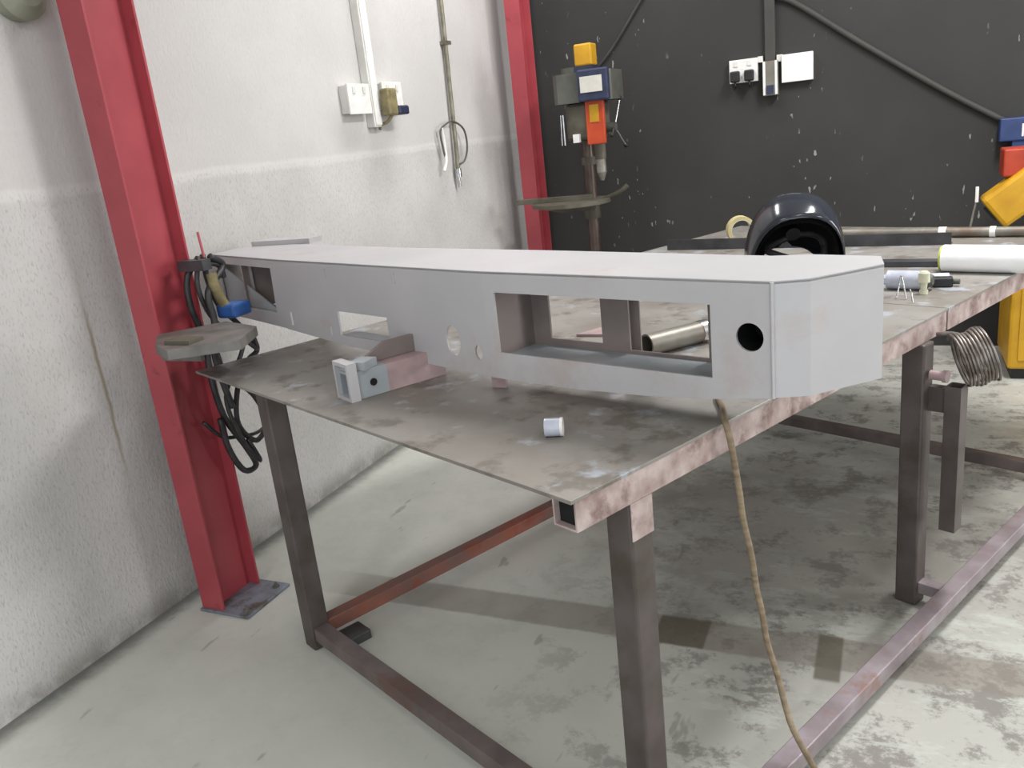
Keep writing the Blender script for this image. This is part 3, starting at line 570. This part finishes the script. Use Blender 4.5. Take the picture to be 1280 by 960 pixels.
part('plug_in_box', box(-.72, -.68, YW-.075, YW-.06, 1.61, 1.66), M_NAVY, t)
tag(obj('wall_pipe', T_([(-.69, YW-.018, 2.165), (-.55, YW-.018, 2.10), (-.2, YW-.018, 1.84), (.25, YW-.018, 1.52), (.56, YW-.018, 1.32)], .017, 12), M_HOSE, smooth='all'), 'grey-brown pipe sloping down right across the dark wall', 'pipe')
tag(obj('wall_cable', T_([(-1.3, YW-.012, 2.5), (-1.5, YW-.012, 2.25), (-1.75, YW-.012, 1.95), (-2.05, YW-.012, 1.72)], .009, 8), M_DGREY, smooth='all'), 'thin black cable sloping down left across the dark wall', 'cable')
# ---------------------------------------------------------------- drill press
py = 5.2; dp = thing('drill_press', 'drill press with yellow motor top standing by the dark wall', 'drill press', (-1.77, py, 0))
part('base', box(-1.93, -1.60, py-.25, py+.15, 0, .05, bev=.01), M_CAST, dp)
part('column', C_((-1.765, py, .05), (-1.765, py, 1.62), .036, n=24), M_COLM, dp, True)
part('collar', ring(bmesh.new(), (-1.765, py, 1.33), (0, 0, 1), .048, .036, .05), M_CAST, dp, True)
part('collar', ring(bmesh.new(), (-1.765, py, 1.03), (0, 0, 1), .052, .036, .12), M_CAST, dp, True)
tb = part('work_table', cyl(C_((-1.86, py-.12, 1.075), (-1.86, py-.12, 1.10), .25, n=36), (-1.86, py-.12, 1.04), (-1.86, py-.12, 1.075), .1, .22, n=36), M_CAST, dp, True)
part('table_arm', box(-1.80, -1.73, py-.12, py, 1.03, 1.075), M_CAST, dp)
tag(obj('flat_bar', sect(bmesh.new(), [(-.03, 0), (.03, 0), (.03, .03), (-.03, .03)], (-2.21, py-.17, 1.101), (-1.72, py-.12, 1.101), (0, 1, 0)), M_CAST), 'dull flat bar lying on the drill press table, sticking out left', 'bar')
part('lock_lever', T_([(-1.74, py-.03, 1.07), (-1.66, py-.06, 1.09), (-1.55, py-.08, 1.13), (-1.50, py-.08, 1.165)], .016, 10), M_CAST, dp, True)
part('head', box(-1.84, -1.62, py-.16, py+.06, 1.46, 1.68, bev=.02), M_CAST, dp)
cov = bmesh.new(); 
sect(cov, [(-.2, -.10), (-.16, -.15), (.12, -.15), (.17, -.11), (.17, .12), (.1, .17), (-.16, .17), (-.2, .10)], (-1.70, py-.06, 1.68), (-1.70, py-.06, 1.85), (1, 0, 0))
part('belt_cover', cov, M_GREY, dp)
part('cover_front', box(-1.72, -1.53, py-.245, py-.20, 1.68, 1.86, bev=.01), M_NAVY, dp)
lab = part('name_label', box(-1.70, -1.565, py-.25, py-.245, 1.73, 1.82), M_LABEL, dp)
part('motor', C_((-1.87, py+.13, 1.66), (-1.87, py+.13, 1.90), .075, n=24), M_GREY, dp, True)
part('motor_cap', box(-1.755, -1.645, py-.16, py-.05, 1.885, 2.01, bev=.01), M_YEL, dp)
part('cap_base', box(-1.76, -1.64, py-.165, py-.045, 1.85, 1.885), M_NAVY, dp)
part('switch_panel', box(-1.70, -1.585, py-.19, py-.16, 1.43, 1.70, bev=.006), M_ORG, dp)
part('switch_label', box(-1.672, -1.615, py-.195, py-.19, 1.56, 1.66), M_YEL, dp)
part('quill', C_((-1.645, py-.12, 1.46), (-1.645, py-.12, 1.34), .034), M_CAST, dp, True)
part('chuck', cyl(C_((-1.645, py-.12, 1.34), (-1.645, py-.12, 1.26), .03, .03), (-1.645, py-.12, 1.26), (-1.645, py-.12, 1.21), .03, .012), M_PIPE, dp, True)
hub = part('feed_hub', C_((-1.62, py-.05, 1.52), (-1.555, py-.05, 1.52), .028), M_GREY, dp, True)
for ang in (75, 195, 315):
    a = math.radians(ang); hb2 = Vector((-1.565, py-.05, 1.52)); e = hb2+Vector((.03, math.cos(a)*.17, math.sin(a)*.17))
    sp = part('feed_spoke', C_(hb2, e, .006, n=10), M_CHR, dp, True)
    k = obj('knob', bmesh.new(), M_BLK, sp); bm = bmesh.new(); bmesh.ops.create_uvsphere(bm, u_segments=12, v_segments=8, radius=.015, matrix=Matrix.Translation(e-Vector(dp.location))); bm.to_mesh(k.data); bm.free()
part('depth_stop', C_((-1.865, py-.13, 1.44), (-1.865, py-.13, 1.62), .006, n=8), M_CHR, dp, True)
part('depth_stop', C_((-1.885, py-.13, 1.44), (-1.88, py-.13, 1.62), .004, n=8), M_CHR, dp, True)
part('guard_clip', box(-1.79, -1.75, py-.19, py-.16, 1.45, 1.50), M_WHITE, dp)
# ---------------------------------------------------------------- yellow machine at the right
mc = thing('band_saw', 'yellow floor machine with tilted yellow head at the right edge', 'machine', (.85, 5.15, 0))
part('plinth', box(.60, 1.25, 4.98, 5.42, 0, .06), M_BLK, mc)
part('cabinet', box(.575, 1.28, 4.95, 5.45, .06, .62, bev=.015), M_YEL, mc)
part('cabinet_door', box(.62, 1.23, 4.94, 4.95, .11, .57, bev=.003), M_YEL, mc)
part('bed', box(.56, 1.3, 4.93, 5.47, .62, .67, bev=.005), M_CAST, mc)
part('column', box(.66, .84, 5.1, 5.3, .67, 1.06, bev=.01), M_YEL, mc)
MM = Matrix.Translation((.585, 5.1, .965)) @ Matrix.Rotation(math.radians(-38), 4, 'Y')
part('tilted_head', box(-.14, .14, -.09, .09, -.095, .095, bev=.02, M=MM), M_YEL, mc)
part('head_cap', box(-.155, -.14, -.03, .03, -.04, .04, M=MM), M_BLK, mc)
part('motor_box', box(.515, .78, 5.08, 5.28, 1.06, 1.20, bev=.008), M_REDB, mc)
part('bright_clip', box(.395, .41, 5.08, 5.10, .94, 1.02), M_WHITE, mc)
part('drip_tube', T_([(.40, 5.09, .94), (.385, 5.09, .85), (.375, 5.09, .76), (.40, 5.1, .67)], .006), M_PIPE, mc, True)
sg = thing('blue_sign_box', 'blue box with white letters hanging on the dark wall at the right edge', 'box', (.75, YW, 1.25))
part('box_body', box(.535, 1.0, YW-.10, YW-.001, 1.21, 1.335, bev=.006), M_BLUE, sg)
part('lower_body', box(.60, 1.0, YW-.09, YW-.001, 1.08, 1.21), M_BLUE, sg)
text('lettering', 'PR', .10, Matrix.Translation((.69-sg.location.x, -.1015, 1.262-1.25)) @ Matrix.Rotation(math.pi/2, 4, 'X'), M_WHITE, sg)
